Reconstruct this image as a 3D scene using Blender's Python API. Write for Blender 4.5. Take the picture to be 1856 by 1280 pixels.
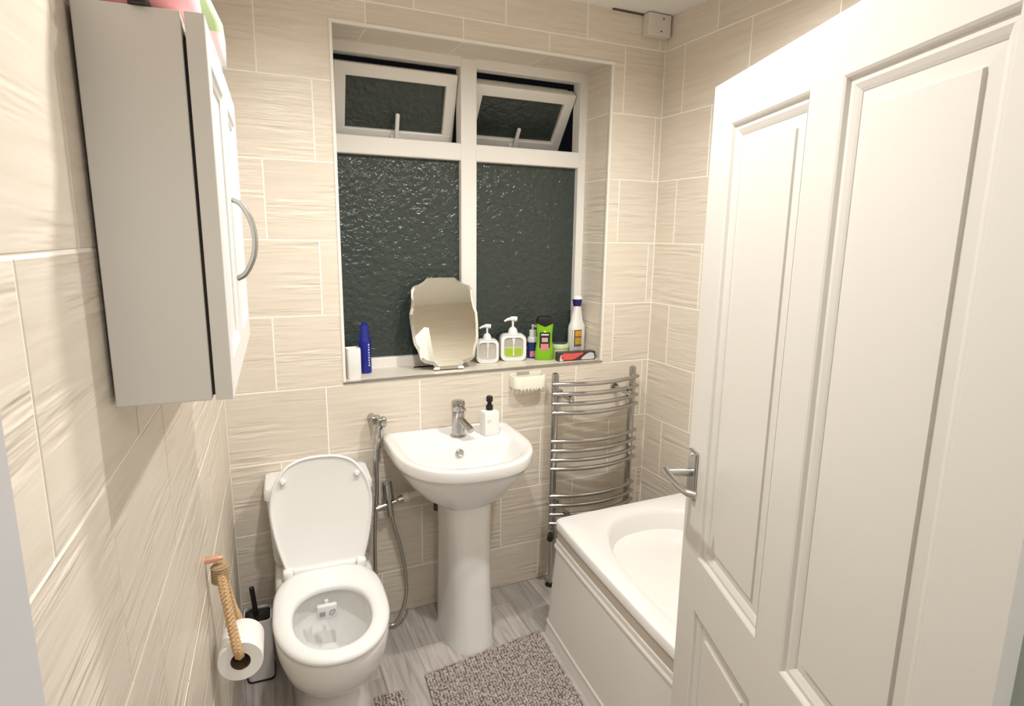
import bpy, bmesh, math, random
from mathutils import Vector, Matrix
random.seed(7)
R = math.radians
for o in list(bpy.data.objects):
    bpy.data.objects.remove(o)
scene = bpy.context.scene
COL = scene.collection

# ---------------------------------------------------------------- camera
CAM = Vector((0.063936, -2.275070, 1.565274))
YAW, PITCH, ROLL, FPX = R(24.6465), R(-10.96815), R(0.749465), 1091.349
d = Vector((math.sin(YAW)*math.cos(PITCH), math.cos(YAW)*math.cos(PITCH), math.sin(PITCH)))
r0 = Vector((math.cos(YAW), -math.sin(YAW), 0)); u0 = r0.cross(d)
r1 = r0*math.cos(ROLL) + u0*math.sin(ROLL); u1 = -r0*math.sin(ROLL) + u0*math.cos(ROLL)
cd = bpy.data.cameras.new('camera'); cam = bpy.data.objects.new('camera', cd); COL.objects.link(cam)
cam.matrix_world = Matrix(((r1.x, u1.x, -d.x, CAM.x), (r1.y, u1.y, -d.y, CAM.y), (r1.z, u1.z, -d.z, CAM.z), (0, 0, 0, 1)))
cd.sensor_width = 36; cd.lens = FPX*36/1856; cd.clip_start = 0.02
scene.camera = cam

# ---------------------------------------------------------------- world (night outside) and exposure
world = bpy.data.worlds.new('night'); scene.world = world; world.use_nodes = True
bg = world.node_tree.nodes['Background']; bg.inputs[0].default_value = (0.75, 0.8, 1, 1); bg.inputs[1].default_value = 0.004
vs = scene.view_settings
vs.view_transform = 'Standard'; vs.look = 'None'; vs.gamma = 1; vs.use_curve_mapping = False
vs.exposure = 0.27
LAMP_WATTS = 53
LAMPS = [(0.36, -1.12), (1.20, -1.02)]
LAMP_COLOUR = (1.0, 0.982, 0.945)
HALL_FILL_WATTS = 19

# ---------------------------------------------------------------- room numbers (metres)
W = 1.817          # right wall
CEIL = 2.487
YFRONT = -2.0      # doorway wall
SK = 0.06          # the left wall runs out of square: x = SK*y
ROWS = [0.0, 0.194, 0.464, 0.734, 1.004, 1.274, 1.544, 1.814, 2.084, 2.354, CEIL]
WX0, WX1, WZ0, WZ1, WD = 0.412, 1.5546, 1.016, 2.2764, 0.20

# ---------------------------------------------------------------- materials
MATS = {}
def mat(name, col, rough=0.5, metal=0.0, spec=0.5, trans=0.0, ior=1.45, coat=0.0, alpha=1.0, emit=None):
    if name in MATS: return MATS[name]
    m = bpy.data.materials.new(name); m.use_nodes = True
    b = m.node_tree.nodes['Principled BSDF']
    b.inputs['Base Color'].default_value = (*col, 1)
    b.inputs['Roughness'].default_value = rough
    b.inputs['Metallic'].default_value = metal
    b.inputs['Specular IOR Level'].default_value = spec
    b.inputs['Transmission Weight'].default_value = trans
    b.inputs['IOR'].default_value = ior
    b.inputs['Coat Weight'].default_value = coat
    b.inputs['Coat Roughness'].default_value = 0.08
    b.inputs['Alpha'].default_value = alpha
    if emit:
        b.inputs['Emission Color'].default_value = (*emit[0], 1); b.inputs['Emission Strength'].default_value = emit[1]
    MATS[name] = m
    return m
def nd(m, t, **kw):
    n = m.node_tree.nodes.new(t)
    for k, v in kw.items(): setattr(n, k, v)
    return n
def lk(m, a, b): m.node_tree.links.new(a, b)
def bsdf(m): return m.node_tree.nodes['Principled BSDF']

def noise_bump(m, scale=(1, 1, 1), nscale=5, detail=4, strength=0.2, dist=0.01, rand=False, ntype='FBM'):
    tc = nd(m, 'ShaderNodeTexCoord'); mp = nd(m, 'ShaderNodeMapping'); mp.inputs['Scale'].default_value = scale
    lk(m, tc.outputs['Object'], mp.inputs['Vector'])
    if rand:
        oi = nd(m, 'ShaderNodeObjectInfo'); mu = nd(m, 'ShaderNodeMath', operation='MULTIPLY'); mu.inputs[1].default_value = 37
        lk(m, oi.outputs['Random'], mu.inputs[0]); cb = nd(m, 'ShaderNodeCombineXYZ')
        for i in range(3): lk(m, mu.outputs[0], cb.inputs[i])
        lk(m, cb.outputs[0], mp.inputs['Location'])
    nz = nd(m, 'ShaderNodeTexNoise'); nz.inputs['Scale'].default_value = nscale; nz.inputs['Detail'].default_value = detail
    lk(m, mp.outputs[0], nz.inputs['Vector'])
    bp = nd(m, 'ShaderNodeBump'); bp.inputs['Strength'].default_value = strength; bp.inputs['Distance'].default_value = dist
    lk(m, nz.outputs['Fac'], bp.inputs['Height']); lk(m, bp.outputs[0], bsdf(m).inputs['Normal'])
    return nz, mp

def ramp(m, src, stops):
    cr = nd(m, 'ShaderNodeValToRGB'); e = cr.color_ramp.elements
    while len(e) > 1: e.remove(e[-1])
    e[0].position = stops[0][0]; e[0].color = (*stops[0][1], 1)
    for p, c in stops[1:]:
        k = e.new(p); k.color = (*c, 1)
    lk(m, src, cr.inputs['Fac'])
    return cr

def tile_material():
    m = mat('cream_tile', (0.70, 0.62, 0.51), 0.34, spec=0.4)
    nz, mp = noise_bump(m, (3.4, 3.4, 40), 1.6, 2.0, 1.0, 0.0068, rand=True)
    # wavy streaks only in patches, as pressed into the glaze
    cr = ramp(m, nz.outputs['Fac'], [(0.25, (0.672, 0.598, 0.50)), (0.5, (0.705, 0.634, 0.537)), (0.75, (0.738, 0.670, 0.577))])
    oi = nd(m, 'ShaderNodeObjectInfo')
    hs = nd(m, 'ShaderNodeHueSaturation'); mr = nd(m, 'ShaderNodeMapRange')
    mr.inputs[3].default_value = 0.965; mr.inputs[4].default_value = 1.035
    lk(m, oi.outputs['Random'], mr.inputs[0]); lk(m, mr.outputs[0], hs.inputs['Value'])
    lk(m, cr.outputs[0], hs.inputs['Color']); lk(m, hs.outputs[0], bsdf(m).inputs['Base Color'])
    m2 = nd(m, 'ShaderNodeMapping'); m2.inputs['Scale'].default_value = (2.0, 2.0, 9); lk(m, mp.inputs['Vector'].links[0].from_socket, m2.inputs['Vector']); lk(m, mp.inputs['Location'].links[0].from_socket, m2.inputs['Location'])
    n2 = nd(m, 'ShaderNodeTexNoise'); n2.inputs['Scale'].default_value = 1.6; n2.inputs['Detail'].default_value = 1
    lk(m, m2.outputs[0], n2.inputs['Vector'])
    ms = nd(m, 'ShaderNodeMapRange'); ms.inputs[1].default_value = 0.44; ms.inputs[2].default_value = 0.62; ms.inputs[3].default_value = 0.12; ms.inputs[4].default_value = 1.0; lk(m, n2.outputs['Fac'], ms.inputs[0])
    cz = nd(m, 'ShaderNodeMath', operation='SUBTRACT'); cz.inputs[1].default_value = 0.5; lk(m, nz.outputs['Fac'], cz.inputs[0])
    pw = nd(m, 'ShaderNodeMath', operation='MULTIPLY'); lk(m, cz.outputs[0], pw.inputs[0]); lk(m, ms.outputs[0], pw.inputs[1])
    for l in list(m.node_tree.links):
        if l.to_node.type == 'BUMP' and l.to_socket.name == 'Height': m.node_tree.links.remove(l)
    for n in m.node_tree.nodes:
        if n.type == 'BUMP': lk(m, pw.outputs[0], n.inputs['Height'])
    return m
TILE = tile_material()
GROUT = mat('pale_grout', (0.95, 0.90, 0.82), 0.8)
CERAMIC = mat('white_ceramic', (0.81, 0.80, 0.78), 0.09, spec=0.55, coat=0.3)
SEATPL = mat('white_seat_plastic', (0.84, 0.835, 0.82), 0.2)
BATHAC = mat('white_bath_acrylic', (0.84, 0.83, 0.81), 0.16)
PANELM = mat('bath_panel_white', (0.82, 0.80, 0.765), 0.35)
PAINT = mat('white_gloss_paint', (0.73, 0.705, 0.665), 0.30); noise_bump(PAINT, (1, 1, 0.25), 30, 3, 0.05, 0.004)
UPVC = mat('white_window_plastic', (0.80, 0.775, 0.725), 0.3)
CHROME = mat('polished_chrome', (0.48, 0.47, 0.455), 0.14, 1.0)
SATIN = mat('brushed_metal', (0.50, 0.49, 0.47), 0.28, 1.0)
DARKM = mat('dark_metal', (0.05, 0.045, 0.04), 0.3, 0.8)
BLACKP = mat('black_plastic', (0.012, 0.011, 0.011), 0.35)
CEILM = mat('ceiling_paint', (0.85, 0.83, 0.79), 0.8)
CABSHADE = mat('cabinet_shaded_side', (0.63, 0.60, 0.555), 0.5)  # grey paints in the shade on the cabinet sides
CABWHITE = mat('cabinet_white_door', (0.80, 0.79, 0.77), 0.35)
GAPSHADE = mat('gap_shade', (0.03, 0.025, 0.02), 0.9)
WHITEP = mat('white_plastic', (0.82, 0.81, 0.79), 0.3)
CREAMP = mat('cream_plastic', (0.80, 0.78, 0.66), 0.35)
MIRROR = mat('mirror_silver', (0.86, 0.88, 0.83), 0.015, 1.0)
MIRBEV = mat('mirror_bevel', (0.9, 0.92, 0.87), 0.06, 1.0)
PAPER = mat('tissue_paper', (0.84, 0.83, 0.80), 0.95)
CARD = mat('brown_card', (0.13, 0.085, 0.045), 0.95)
ROPE = mat('jute_rope', (0.56, 0.37, 0.20), 0.9); noise_bump(ROPE, (60, 60, 60), 5, 3, 0.4, 0.003)
TWINE = mat('jute_twine', (0.38, 0.27, 0.15), 0.95)
COPPER = mat('rose_copper', (0.80, 0.45, 0.32), 0.35, 0.7)

def glass_pane_material():
    m = mat('obscure_glass', (0.040, 0.052, 0.046), 0.22, spec=0.5)
    tc = nd(m, 'ShaderNodeTexCoord')
    w = nd(m, 'ShaderNodeTexNoise'); w.inputs['Scale'].default_value = 26; w.inputs['Detail'].default_value = 1.5; w.inputs['Distortion'].default_value = 3.0
    v = nd(m, 'ShaderNodeTexVoronoi', feature='SMOOTH_F1'); v.inputs['Scale'].default_value = 42
    lk(m, tc.outputs['Object'], w.inputs['Vector']); lk(m, tc.outputs['Object'], v.inputs['Vector'])
    ad = nd(m, 'ShaderNodeMath', operation='ADD'); lk(m, w.outputs['Fac'], ad.inputs[0]); lk(m, v.outputs['Distance'], ad.inputs[1])
    bp = nd(m, 'ShaderNodeBump'); bp.inputs['Strength'].default_value = 0.55; bp.inputs['Distance'].default_value = 0.008
    lk(m, ad.outputs[0], bp.inputs['Height']); lk(m, bp.outputs[0], bsdf(m).inputs['Normal'])
    return m
OBSC = glass_pane_material()

def plank_material():
    m = mat('grey_wood_vinyl', (0.45, 0.41, 0.385), 0.42)
    tc = nd(m, 'ShaderNodeTexCoord'); oi = nd(m, 'ShaderNodeObjectInfo')
    mp = nd(m, 'ShaderNodeMapping'); mp.inputs['Scale'].default_value = (30, 2.2, 1)
    mu = nd(m, 'ShaderNodeMath', operation='MULTIPLY'); mu.inputs[1].default_value = 53; lk(m, oi.outputs['Random'], mu.inputs[0])
    cb = nd(m, 'ShaderNodeCombineXYZ'); lk(m, mu.outputs[0], cb.inputs[0]); lk(m, mu.outputs[0], cb.inputs[1]); lk(m, cb.outputs[0], mp.inputs['Location'])
    lk(m, tc.outputs['Object'], mp.inputs['Vector'])
    nz = nd(m, 'ShaderNodeTexNoise'); nz.inputs['Scale'].default_value = 2.2; nz.inputs['Detail'].default_value = 5; nz.inputs['Distortion'].default_value = 0.6
    lk(m, mp.outputs[0], nz.inputs['Vector'])
    cr = ramp(m, nz.outputs['Fac'], [(0.28, (0.36, 0.315, 0.29)), (0.5, (0.50, 0.455, 0.425)), (0.72, (0.60, 0.56, 0.525))])
    hs = nd(m, 'ShaderNodeHueSaturation'); mr = nd(m, 'ShaderNodeMapRange'); mr.inputs[3].default_value = 0.78; mr.inputs[4].default_value = 1.12
    lk(m, oi.outputs['Random'], mr.inputs[0]); lk(m, mr.outputs[0], hs.inputs['Value']); lk(m, cr.outputs[0], hs.inputs['Color'])
    lk(m, hs.outputs[0], bsdf(m).inputs['Base Color'])
    return m
PLANK = plank_material()
def pile_material():
    m = mat('mat_pile', (0.36, 0.30, 0.275), 0.95)
    tc = nd(m, 'ShaderNodeTexCoord'); nz = nd(m, 'ShaderNodeTexNoise'); nz.inputs['Scale'].default_value = 70; nz.inputs['Detail'].default_value = 2
    lk(m, tc.outputs['Object'], nz.inputs['Vector'])
    cr = ramp(m, nz.outputs['Fac'], [(0.3, (0.33, 0.275, 0.255)), (0.7, (0.56, 0.485, 0.45))]); lk(m, cr.outputs[0], bsdf(m).inputs['Base Color'])
    return m
PILE = pile_material()

# ---------------------------------------------------------------- mesh helpers
def obj(name, bm, m, parent=None, smooth=False, loc=None, ang=None):
    bmesh.ops.recalc_face_normals(bm, faces=bm.faces[:])
    me = bpy.data.meshes.new(name); bm.to_mesh(me); bm.free()
    o = bpy.data.objects.new(name, me); COL.objects.link(o)
    if m: me.materials.append(m)
    if smooth:
        for p in me.polygons: p.use_smooth = True
        try: me.set_sharp_from_angle(angle=R(ang or 40))
        except Exception: pass
    if parent: o.parent = parent
    if loc: o.location = loc
    return o
def tag(o, label=None, cat=None, group=None, kind=None):
    if label: o['label'] = label
    if cat: o['category'] = cat
    if group: o['group'] = group
    if kind: o['kind'] = kind
    return o
def thing(name, label, cat, loc=(0, 0, 0), rz=0, group=None):
    o = bpy.data.objects.new(name, None); COL.objects.link(o); o.location = loc; o.rotation_euler = (0, 0, rz)
    o.empty_display_size = 0.05
    return tag(o, label, cat, group)
def struct(name, bm, m, label=None, **k):
    o = obj(name, bm, m, **k); o['kind'] = 'structure'
    if label: o['label'] = label
    return o
def box(bm, a, b, bev=0, seg=2, M=None):
    x0, y0, z0 = a; x1, y1, z1 = b
    vs = [bm.verts.new(p) for p in ((x0,y0,z0),(x1,y0,z0),(x1,y1,z0),(x0,y1,z0),(x0,y0,z1),(x1,y0,z1),(x1,y1,z1),(x0,y1,z1))]
    fs = [bm.faces.new([vs[i] for i in f]) for f in ((0,3,2,1),(4,5,6,7),(0,1,5,4),(1,2,6,5),(2,3,7,6),(3,0,4,7))]
    out = vs
    if bev:
        es = list({e for f in fs for e in f.edges})
        g = bmesh.ops.bevel(bm, geom=es, offset=bev, segments=seg, profile=0.5, affect='EDGES')
        out = list({v for f in g['faces'] for v in f.verts} | {v for v in vs if v.is_valid})
    if M is not None: bmesh.ops.transform(bm, matrix=M, verts=out)
    return out
def nb(a, b, bev=0, seg=2):
    bm = bmesh.new(); box(bm, a, b, bev, seg); return bm
def loft(bm, rings, cap0=False, cap1=False, close=False, loop=True):
    V = [[bm.verts.new(p) for p in r] for r in rings]
    n = len(V[0]); K = len(V)
    for i in range(K if close else K-1):
        A, B = V[i], V[(i+1) % K]
        for j in range(n if loop else n-1):
            k = (j+1) % n
            try: bm.faces.new((A[j], A[k], B[k], B[j]))
            except ValueError: pass
    if cap0: bm.faces.new(V[0][::-1])
    if cap1: bm.faces.new(V[-1])
    return V
def lathe(bm, prof, n=24, c=(0, 0, 0), sx=1.0, sy=1.0, cap=True):
    rings = [[(c[0]+r*sx*math.cos(2*math.pi*k/n), c[1]+r*sy*math.sin(2*math.pi*k/n), c[2]+z) for k in range(n)] for r, z in prof]
    return loft(bm, rings, cap, cap)
def catmull(pts, n=8, closed=False):
    P = [Vector(p) for p in pts]; out = []
    m = len(P)
    for i in range(m if closed else m-1):
        p0 = P[(i-1) % m] if closed or i > 0 else P[0]*2-P[1]
        p1 = P[i]; p2 = P[(i+1) % m]
        p3 = P[(i+2) % m] if closed or i+2 < m else P[-1]*2-P[-2]
        for k in range(n):
            t = k/n
            out.append(0.5*((2*p1)+(p2-p0)*t+(2*p0-5*p1+4*p2-p3)*t*t+(3*p1-p0-3*p2+p3)*t**3))
    if not closed: out.append(P[-1])
    return out
def tube(bm, pts, r, n=10, cap=True):
    P = [Vector(p) for p in pts]; rs = r if isinstance(r, (list, tuple)) else [r]*len(P)
    rings = []; prev = None
    for i, p in enumerate(P):
        t = (P[min(i+1, len(P)-1)]-P[max(i-1, 0)]).normalized()
        if prev is None:
            a = Vector((0, 0, 1)) if abs(t.z) < 0.9 else Vector((1, 0, 0)); x = t.cross(a).normalized()
        else:
            x = (prev - t*prev.dot(t)).normalized()
        y = t.cross(x); prev = x
        rings.append([p + (x*math.cos(2*math.pi*k/n) + y*math.sin(2*math.pi*k/n))*rs[i] for k in range(n)])
    return loft(bm, rings, cap, cap)
def egg(hw, yc, lf, lb, pf=2.2, pb=3.0, n=64, z=0, cx=0):
    out = []
    for k in range(n):
        t = 2*math.pi*k/n; c, s = math.cos(t), math.sin(t)
        p = pf if s > 0 else pb
        x = hw*math.copysign(abs(c)**(2/p), c)
        y = yc - lf*abs(s)**(2/p) if s > 0 else yc + lb*abs(s)**(2/p)
        out.append((cx+x, y, z))
    return out
def rrect(hx, hy, r, z, n=5, c=(0, 0)):
    out = []
    for (sx, sy, a0) in ((1, 1, 0), (-1, 1, 90), (-1, -1, 180), (1, -1, 270)):
        for k in range(n+1):
            a = R(a0 + 90*k/n)
            out.append((c[0]+sx*(hx-r)+r*math.cos(a), c[1]+sy*(hy-r)+r*math.sin(a), z))
    return out

# ================================================================ SETTING
# ---- floor: grey wood-look planks
fl = struct('floor', nb((-1.2, -3.5, -0.06), (W+0.6, 0.02, -0.004)), mat('floor_joint', (0.22, 0.19, 0.17), 0.9), 'grey wood-effect vinyl plank floor')
def rect_tile_mesh(name, hu, hv, t, ch, m):
    bm = bmesh.new()
    loft(bm, [[(-hu,0,-hv),(hu,0,-hv),(hu,0,hv),(-hu,0,hv)], [(-hu,t-ch,-hv),(hu,t-ch,-hv),(hu,t-ch,hv),(-hu,t-ch,hv)],
              [(-hu+ch,t,-hv+ch),(hu-ch,t,-hv+ch),(hu-ch,t,hv-ch),(-hu+ch,t,hv-ch)]], False, True)
    bmesh.ops.recalc_face_normals(bm, faces=bm.faces[:])
    me = bpy.data.meshes.new(name); bm.to_mesh(me); bm.free(); me.materials.append(m); return me
PLK = {}
def plank(x0, x1, y0, y1):
    key = (round(x1-x0, 3), round(y1-y0, 3))
    if key not in PLK:
        bm = nb((-(x1-x0)/2+.0006, -(y1-y0)/2+.0006, -0.004), ((x1-x0)/2-.0006, (y1-y0)/2-.0006, 0))
        bmesh.ops.recalc_face_normals(bm, faces=bm.faces[:])
        me = bpy.data.meshes.new('plank'); bm.to_mesh(me); bm.free(); me.materials.append(PLANK); PLK[key] = me
    o = bpy.data.objects.new('plank', PLK[key]); COL.objects.link(o); o.parent = fl; o.location = ((x0+x1)/2, (y0+y1)/2, 0)
PWID, PLEN = 0.15, 0.62
k = 0; xx = -0.30
while xx < W:
    yy = 0.0 + [0.0, 0.37, 0.16, 0.5, 0.26][k % 5]
    while yy > -2.85:
        a, b = max(yy-PLEN, -2.88), min(yy, 0.0)
        if b-a > 0.02: plank(xx, min(xx+PWID, W+0.15), a, b)
        yy -= PLEN
    xx += PWID; k += 1

# ---- walls with individual tiles
TM = {}
TT = 0.006
def add_tile(parent, u0, u1, v0, v1, frame, hole=None):
    """frame: (origin, udir, vdir, normal); face at normal offset 0, back at -TT"""
    g = 0.0024
    u0 += g; u1 -= g; v0 += g; v1 -= g
    if u1-u0 < 0.012 or v1-v0 < 0.012: return
    O, U, V, N = frame
    cells = None
    if hole:
        h0, h1, w0, w1 = hole
        if u0 < h1 and u1 > h0 and v0 < w1 and v1 > w0:
            us = sorted({u0, u1} | {q for q in (h0, h1) if u0 < q < u1}); vs_ = sorted({v0, v1} | {q for q in (w0, w1) if v0 < q < v1})
            inside = lambda i, j: not (0 <= i < len(us)-1 and 0 <= j < len(vs_)-1) or (h0 <= (us[i]+us[i+1])/2 <= h1 and w0 <= (vs_[j]+vs_[j+1])/2 <= w1)
            cells = [(i, j) for i in range(len(us)-1) for j in range(len(vs_)-1) if not inside(i, j)]
            if not cells: return
    cu, cv = (u0+u1)/2, (v0+v1)/2
    if cells is None:
        key = (round(u1-u0, 4), round(v1-v0, 4))
        if key not in TM: TM[key] = rect_tile_mesh('tile', (u1-u0)/2, (v1-v0)/2, TT, 0.0008, TILE)
        me = TM[key]
    else:
        bm = bmesh.new(); vd = {}
        def vert(i, j, t):
            q = (i, j, t)
            if q not in vd: vd[q] = bm.verts.new((us[i]-cu, t, vs_[j]-cv))
            return vd[q]
        for i, j in cells:
            bm.faces.new((vert(i, j, TT), vert(i+1, j, TT), vert(i+1, j+1, TT), vert(i, j+1, TT)))
            for (di, dj, a, b) in ((-1,0,(i,j),(i,j+1)), (1,0,(i+1,j),(i+1,j+1)), (0,-1,(i,j),(i+1,j)), (0,1,(i,j+1),(i+1,j+1))):
                if (i+di, j+dj) not in cells:
                    bm.faces.new((vert(*a, TT), vert(*b, TT), vert(*b, 0), vert(*a, 0)))
        bmesh.ops.recalc_face_normals(bm, faces=bm.faces[:])
        me = bpy.data.meshes.new('tile'); bm.to_mesh(me); bm.free(); me.materials.append(TILE)
    o = bpy.data.objects.new('tile', me); COL.objects.link(o); o.parent = parent
    p = O + U*cu + V*cv - N*TT
    o.matrix_local = Matrix(((U.x, N.x, V.x, p.x), (U.y, N.y, V.y, p.y), (U.z, N.z, V.z, p.z), (0, 0, 0, 1)))
def tile_wall(parent, frame, ulen, joint, hole=None):
    for i in range(len(ROWS)-1):
        off = joint[i % 2]
        us = [0.0] + [q for q in (off + 0.36*k for k in range(-12, 12)) if 0.004 < q < ulen-0.004] + [ulen]
        for a, b in zip(us, us[1:]): add_tile(parent, a, b, ROWS[i], ROWS[i+1], frame, hole)
Z = Vector((0, 0, 1))
GB = 0.0012      # grout sits this far behind the tile faces
bm = bmesh.new()
box(bm, (-0.2, GB, 0), (WX0-GB, 0.28, CEIL)); box(bm, (WX1+GB, GB, 0), (W+0.15, 0.28, CEIL))
box(bm, (WX0-GB, GB, 0), (WX1+GB, 0.28, WZ0-0.006)); box(bm, (WX0-GB, GB, WZ1+GB), (WX1+GB, 0.28, CEIL))
wb = struct('wall_back', bm, GROUT, 'cream tiled window wall with pale grout')
tile_wall(wb, (Vector((0, 0, 0)), Vector((1, 0, 0)), Z, Vector((0, -1, 0))), W, (0.173, 0.345), (WX0, WX1, WZ0, WZ1))
for a, b in zip(ROWS, ROWS[1:]):       # window reveals
    a2, b2 = max(a, WZ0), min(b, WZ1)
    if b2-a2 > 0.01:
        add_tile(wb, 0, WD, a2, b2, (Vector((WX1, 0, 0)), Vector((0, 1, 0)), Z, Vector((-1, 0, 0))))
        add_tile(wb, 0, WD, a2, b2, (Vector((WX0, 0, 0)), Vector((0, 1, 0)), Z, Vector((1, 0, 0))))
for a, b in ((WX0, 0.54), (0.54, 0.90), (0.90, 1.26), (1.26, WX1)):
    add_tile(wb, a, b, 0, WD, (Vector((0, 0, WZ1)), Vector((1, 0, 0)), Vector((0, 1, 0)), Vector((0, 0, -1))))
wr = struct('wall_right', nb((W+GB, -2.1, 0), (W+0.15, GB, CEIL)), GROUT, 'cream tiled wall along the bath')
tile_wall(wr, (Vector((W, 0, 0)), Vector((0, -1, 0)), Z, Vector((-1, 0, 0))), 2.0, (0.13, 0.312))
# left wall, slightly out of square
UL = Vector((-SK, -1, 0)).normalized(); NL = Vector((1, -SK, 0)).normalized()
bm = bmesh.new()
a = Vector((0, 0, 0)) - NL*GB; b = a + UL*2.005; c_ = b - NL*0.15; e_ = a - NL*0.15
loft(bm, [[(p.x, p.y, 0) for p in (a, b, c_, e_)], [(p.x, p.y, CEIL) for p in (a, b, c_, e_)]], True, True)
wl = struct('wall_left', bm, GROUT, 'cream tiled wall beside the toilet')
tile_wall(wl, (Vector((0, 0, 0)), UL, Z, NL), 2.0, (0.037, 0.22))
ce = struct('ceiling', nb((-1.2, -3.5, CEIL), (W+0.6, 0.3, CEIL+0.08)), CEILM, 'plain off-white ceiling')
# doorway wall (the camera stands in the opening)
struct('wall_front', nb((0.80, YFRONT-0.10, 0), (W+0.15, YFRONT, CEIL)), TILE, 'tiled wall beside the doorway, behind the open door')
bm = nb((-0.13, YFRONT-0.10, 1.93), (0.80, YFRONT, CEIL)); struct('wall_front_header', bm, CEILM, 'painted wall above the doorway')
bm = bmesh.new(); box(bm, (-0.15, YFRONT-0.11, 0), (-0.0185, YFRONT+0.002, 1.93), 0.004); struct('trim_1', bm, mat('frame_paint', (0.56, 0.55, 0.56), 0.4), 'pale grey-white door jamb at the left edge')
bm = bmesh.new(); box(bm, (0.742, YFRONT-0.12, 0), (0.80, YFRONT+0.002, 1.93), 0.004); struct('trim_2', bm, mat('frame_paint_shaded', (0.36, 0.39, 0.36), 0.4), 'door jamb behind the hinges, its shade painted greenish grey')  # this jamb stands in shade; its darker colour paints that in
struct('wall_hall', nb((-1.2, -3.58, 0), (W+0.6, -3.48, CEIL)), CEILM, 'painted hall wall behind the viewpoint')
# edge trims of the window recess
TRIMW = mat('white_edge_trim', (0.82, 0.79, 0.73), 0.3)
bm = bmesh.new(); box(bm, (WX0-0.004, -0.004, WZ0), (WX0+0.006, 0.006, WZ1+0.004)); struct('trim_3', bm, TRIMW, 'white edging strip down the left of the window recess')
bm = bmesh.new(); box(bm, (WX0-0.005, -0.0047, WZ1-0.006), (WX1+0.005, 0.0055, WZ1+0.005)); struct('trim_4', bm, TRIMW, 'white edging strip along the top of the window recess')
bm = bmesh.new(); box(bm, (WX1-0.006, -0.003, WZ0), (WX1+0.004, 0.006, WZ1)); struct('trim_5', bm, TRIMW, 'cream edging strip down the right of the window recess')
bm = bmesh.new(); box(bm, (WX0-0.004, -0.005, WZ0-0.008), (WX1+0.004, 0.006, WZ0+0.001), 0.0015); struct('trim_6', bm, SATIN, 'thin metal edging strip along the front of the window sill')
struct('window_sill', nb((WX0, 0.0055, WZ0-0.02), (WX1, 0.26, WZ0)), mat('sill_tile', (0.72, 0.66, 0.56), 0.35), 'cream tiled window sill')

# ---- window
win = struct('window_1', nb((WX0-.02, WD, WZ0-.02), (WX0+0.038, WD+0.06, WZ1+.02)), UPVC, 'white plastic two-light window with open top lights, night outside')
FR = [(WX1-0.036, WD, WZ0, WX1+.02, WD+0.06, WZ1+.02), (WX0, WD, WZ1-0.036, WX1, WD+0.058, WZ1+.02), (WX0, WD, WZ0-.02, WX1, WD+0.058, WZ0+0.042)]
for k, q in enumerate(FR): obj('window_frame', nb((q[0], q[1]+.0006*(k+1), q[2]), q[3:], 0.004 if k else 0.0), UPVC, win)
obj('mullion', nb((0.953, WD-0.002, WZ0), (1.025, WD+0.062, WZ1), 0.006), UPVC, win)
for x0, x1 in ((WX0+.02, 0.956), (1.022, WX1-.02)):
    obj('transom', nb((x0, WD-0.001, 1.873), (x1, WD+0.06, 1.943), 0.006), UPVC, win)
    p = obj('pane', nb((x0, WD+0.026, WZ0+.03), (x1, WD+0.034, 1.88)), OBSC, win)
def sash(x0, x1, ztop, ytop, angle):
    h = 0.284; M = Matrix.Translation((0, ytop, ztop)) @ Matrix.Rotation(R(angle), 4, 'X')
    fw = 0.048; bm = bmesh.new()
    for a, b in (((x0, 0, -fw), (x1, 0.05, 0)), ((x0, 0, -h), (x1, 0.05, -h+fw)), ((x0, 0.0005, -h+.01), (x0+fw, 0.0495, -.01)), ((x1-fw, 0.0005, -h+.01), (x1, 0.0495, -.01))):
        box(bm, a, b, 0.006)
    box(bm, (x0+.02, 0.05, -0.022), (x1-.02, 0.066, -0.004), 0.003)
    bmesh.ops.transform(bm, matrix=M, verts=bm.verts[:]); root = obj('opening_sash', bm, UPVC, win)
    def pc(name, a, b, m, bev=0.006):
        bm = nb(a, b, bev) if bev else nb(a, b)
        bmesh.ops.transform(bm, matrix=M, verts=bm.verts[:]); return obj(name, bm, m, root)
    pc('pane', (x0+fw-.01, 0.02, -h+fw-.01), (x1-fw+.01, 0.028, -fw+.01), OBSC, 0)
    xm = (x0+x1)/2
    pc('handle_base', (xm-.022, -0.012, -h+.010), (xm+.022, 0.001, -h+.032), WHITEP, 0.004)
    pc('handle_lever', (xm-.007, -0.028, -h+.014), (xm+.009, -0.012, -h+.118), WHITEP, 0.005)
sash(0.452, 0.951, 2.208, 0.215, 19)
sash(1.024, 1.515, 2.187, 0.222, 37)

# ---- ceiling downlights (out of the frame, they light the room)
for i, (lx, ly) in enumerate(LAMPS):
    t = thing('ceiling_downlight', ['white recessed ceiling downlight above the toilet side', 'white recessed ceiling downlight above the bath side'][i], 'downlight', (lx, ly, CEIL), 0, 'ceiling downlights')
    bm = bmesh.new(); lathe(bm, [(0.048, 0), (0.048, -0.004), (0.040, -0.007), (0.032, -0.004), (0.032, 0)], 32, cap=False); obj('trim_ring', bm, WHITEP, t, True)
    bm = bmesh.new(); lathe(bm, [(0.0315, -0.0005), (0.0315, -0.002)], 32); obj('lens', bm, mat('lamp_lens', (1, 1, 1), 0.4, emit=(LAMP_COLOUR, 14)), t)
    ld = bpy.data.lights.new('downlight_beam', 'SPOT'); ld.energy = LAMP_WATTS; ld.color = LAMP_COLOUR; ld.shadow_soft_size = 0.035
    ld.spot_size = R(165); ld.spot_blend = 0.75
    lo = bpy.data.objects.new('downlight_beam', ld); COL.objects.link(lo); lo.parent = t; lo.location = (0, 0, -0.03)

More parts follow.
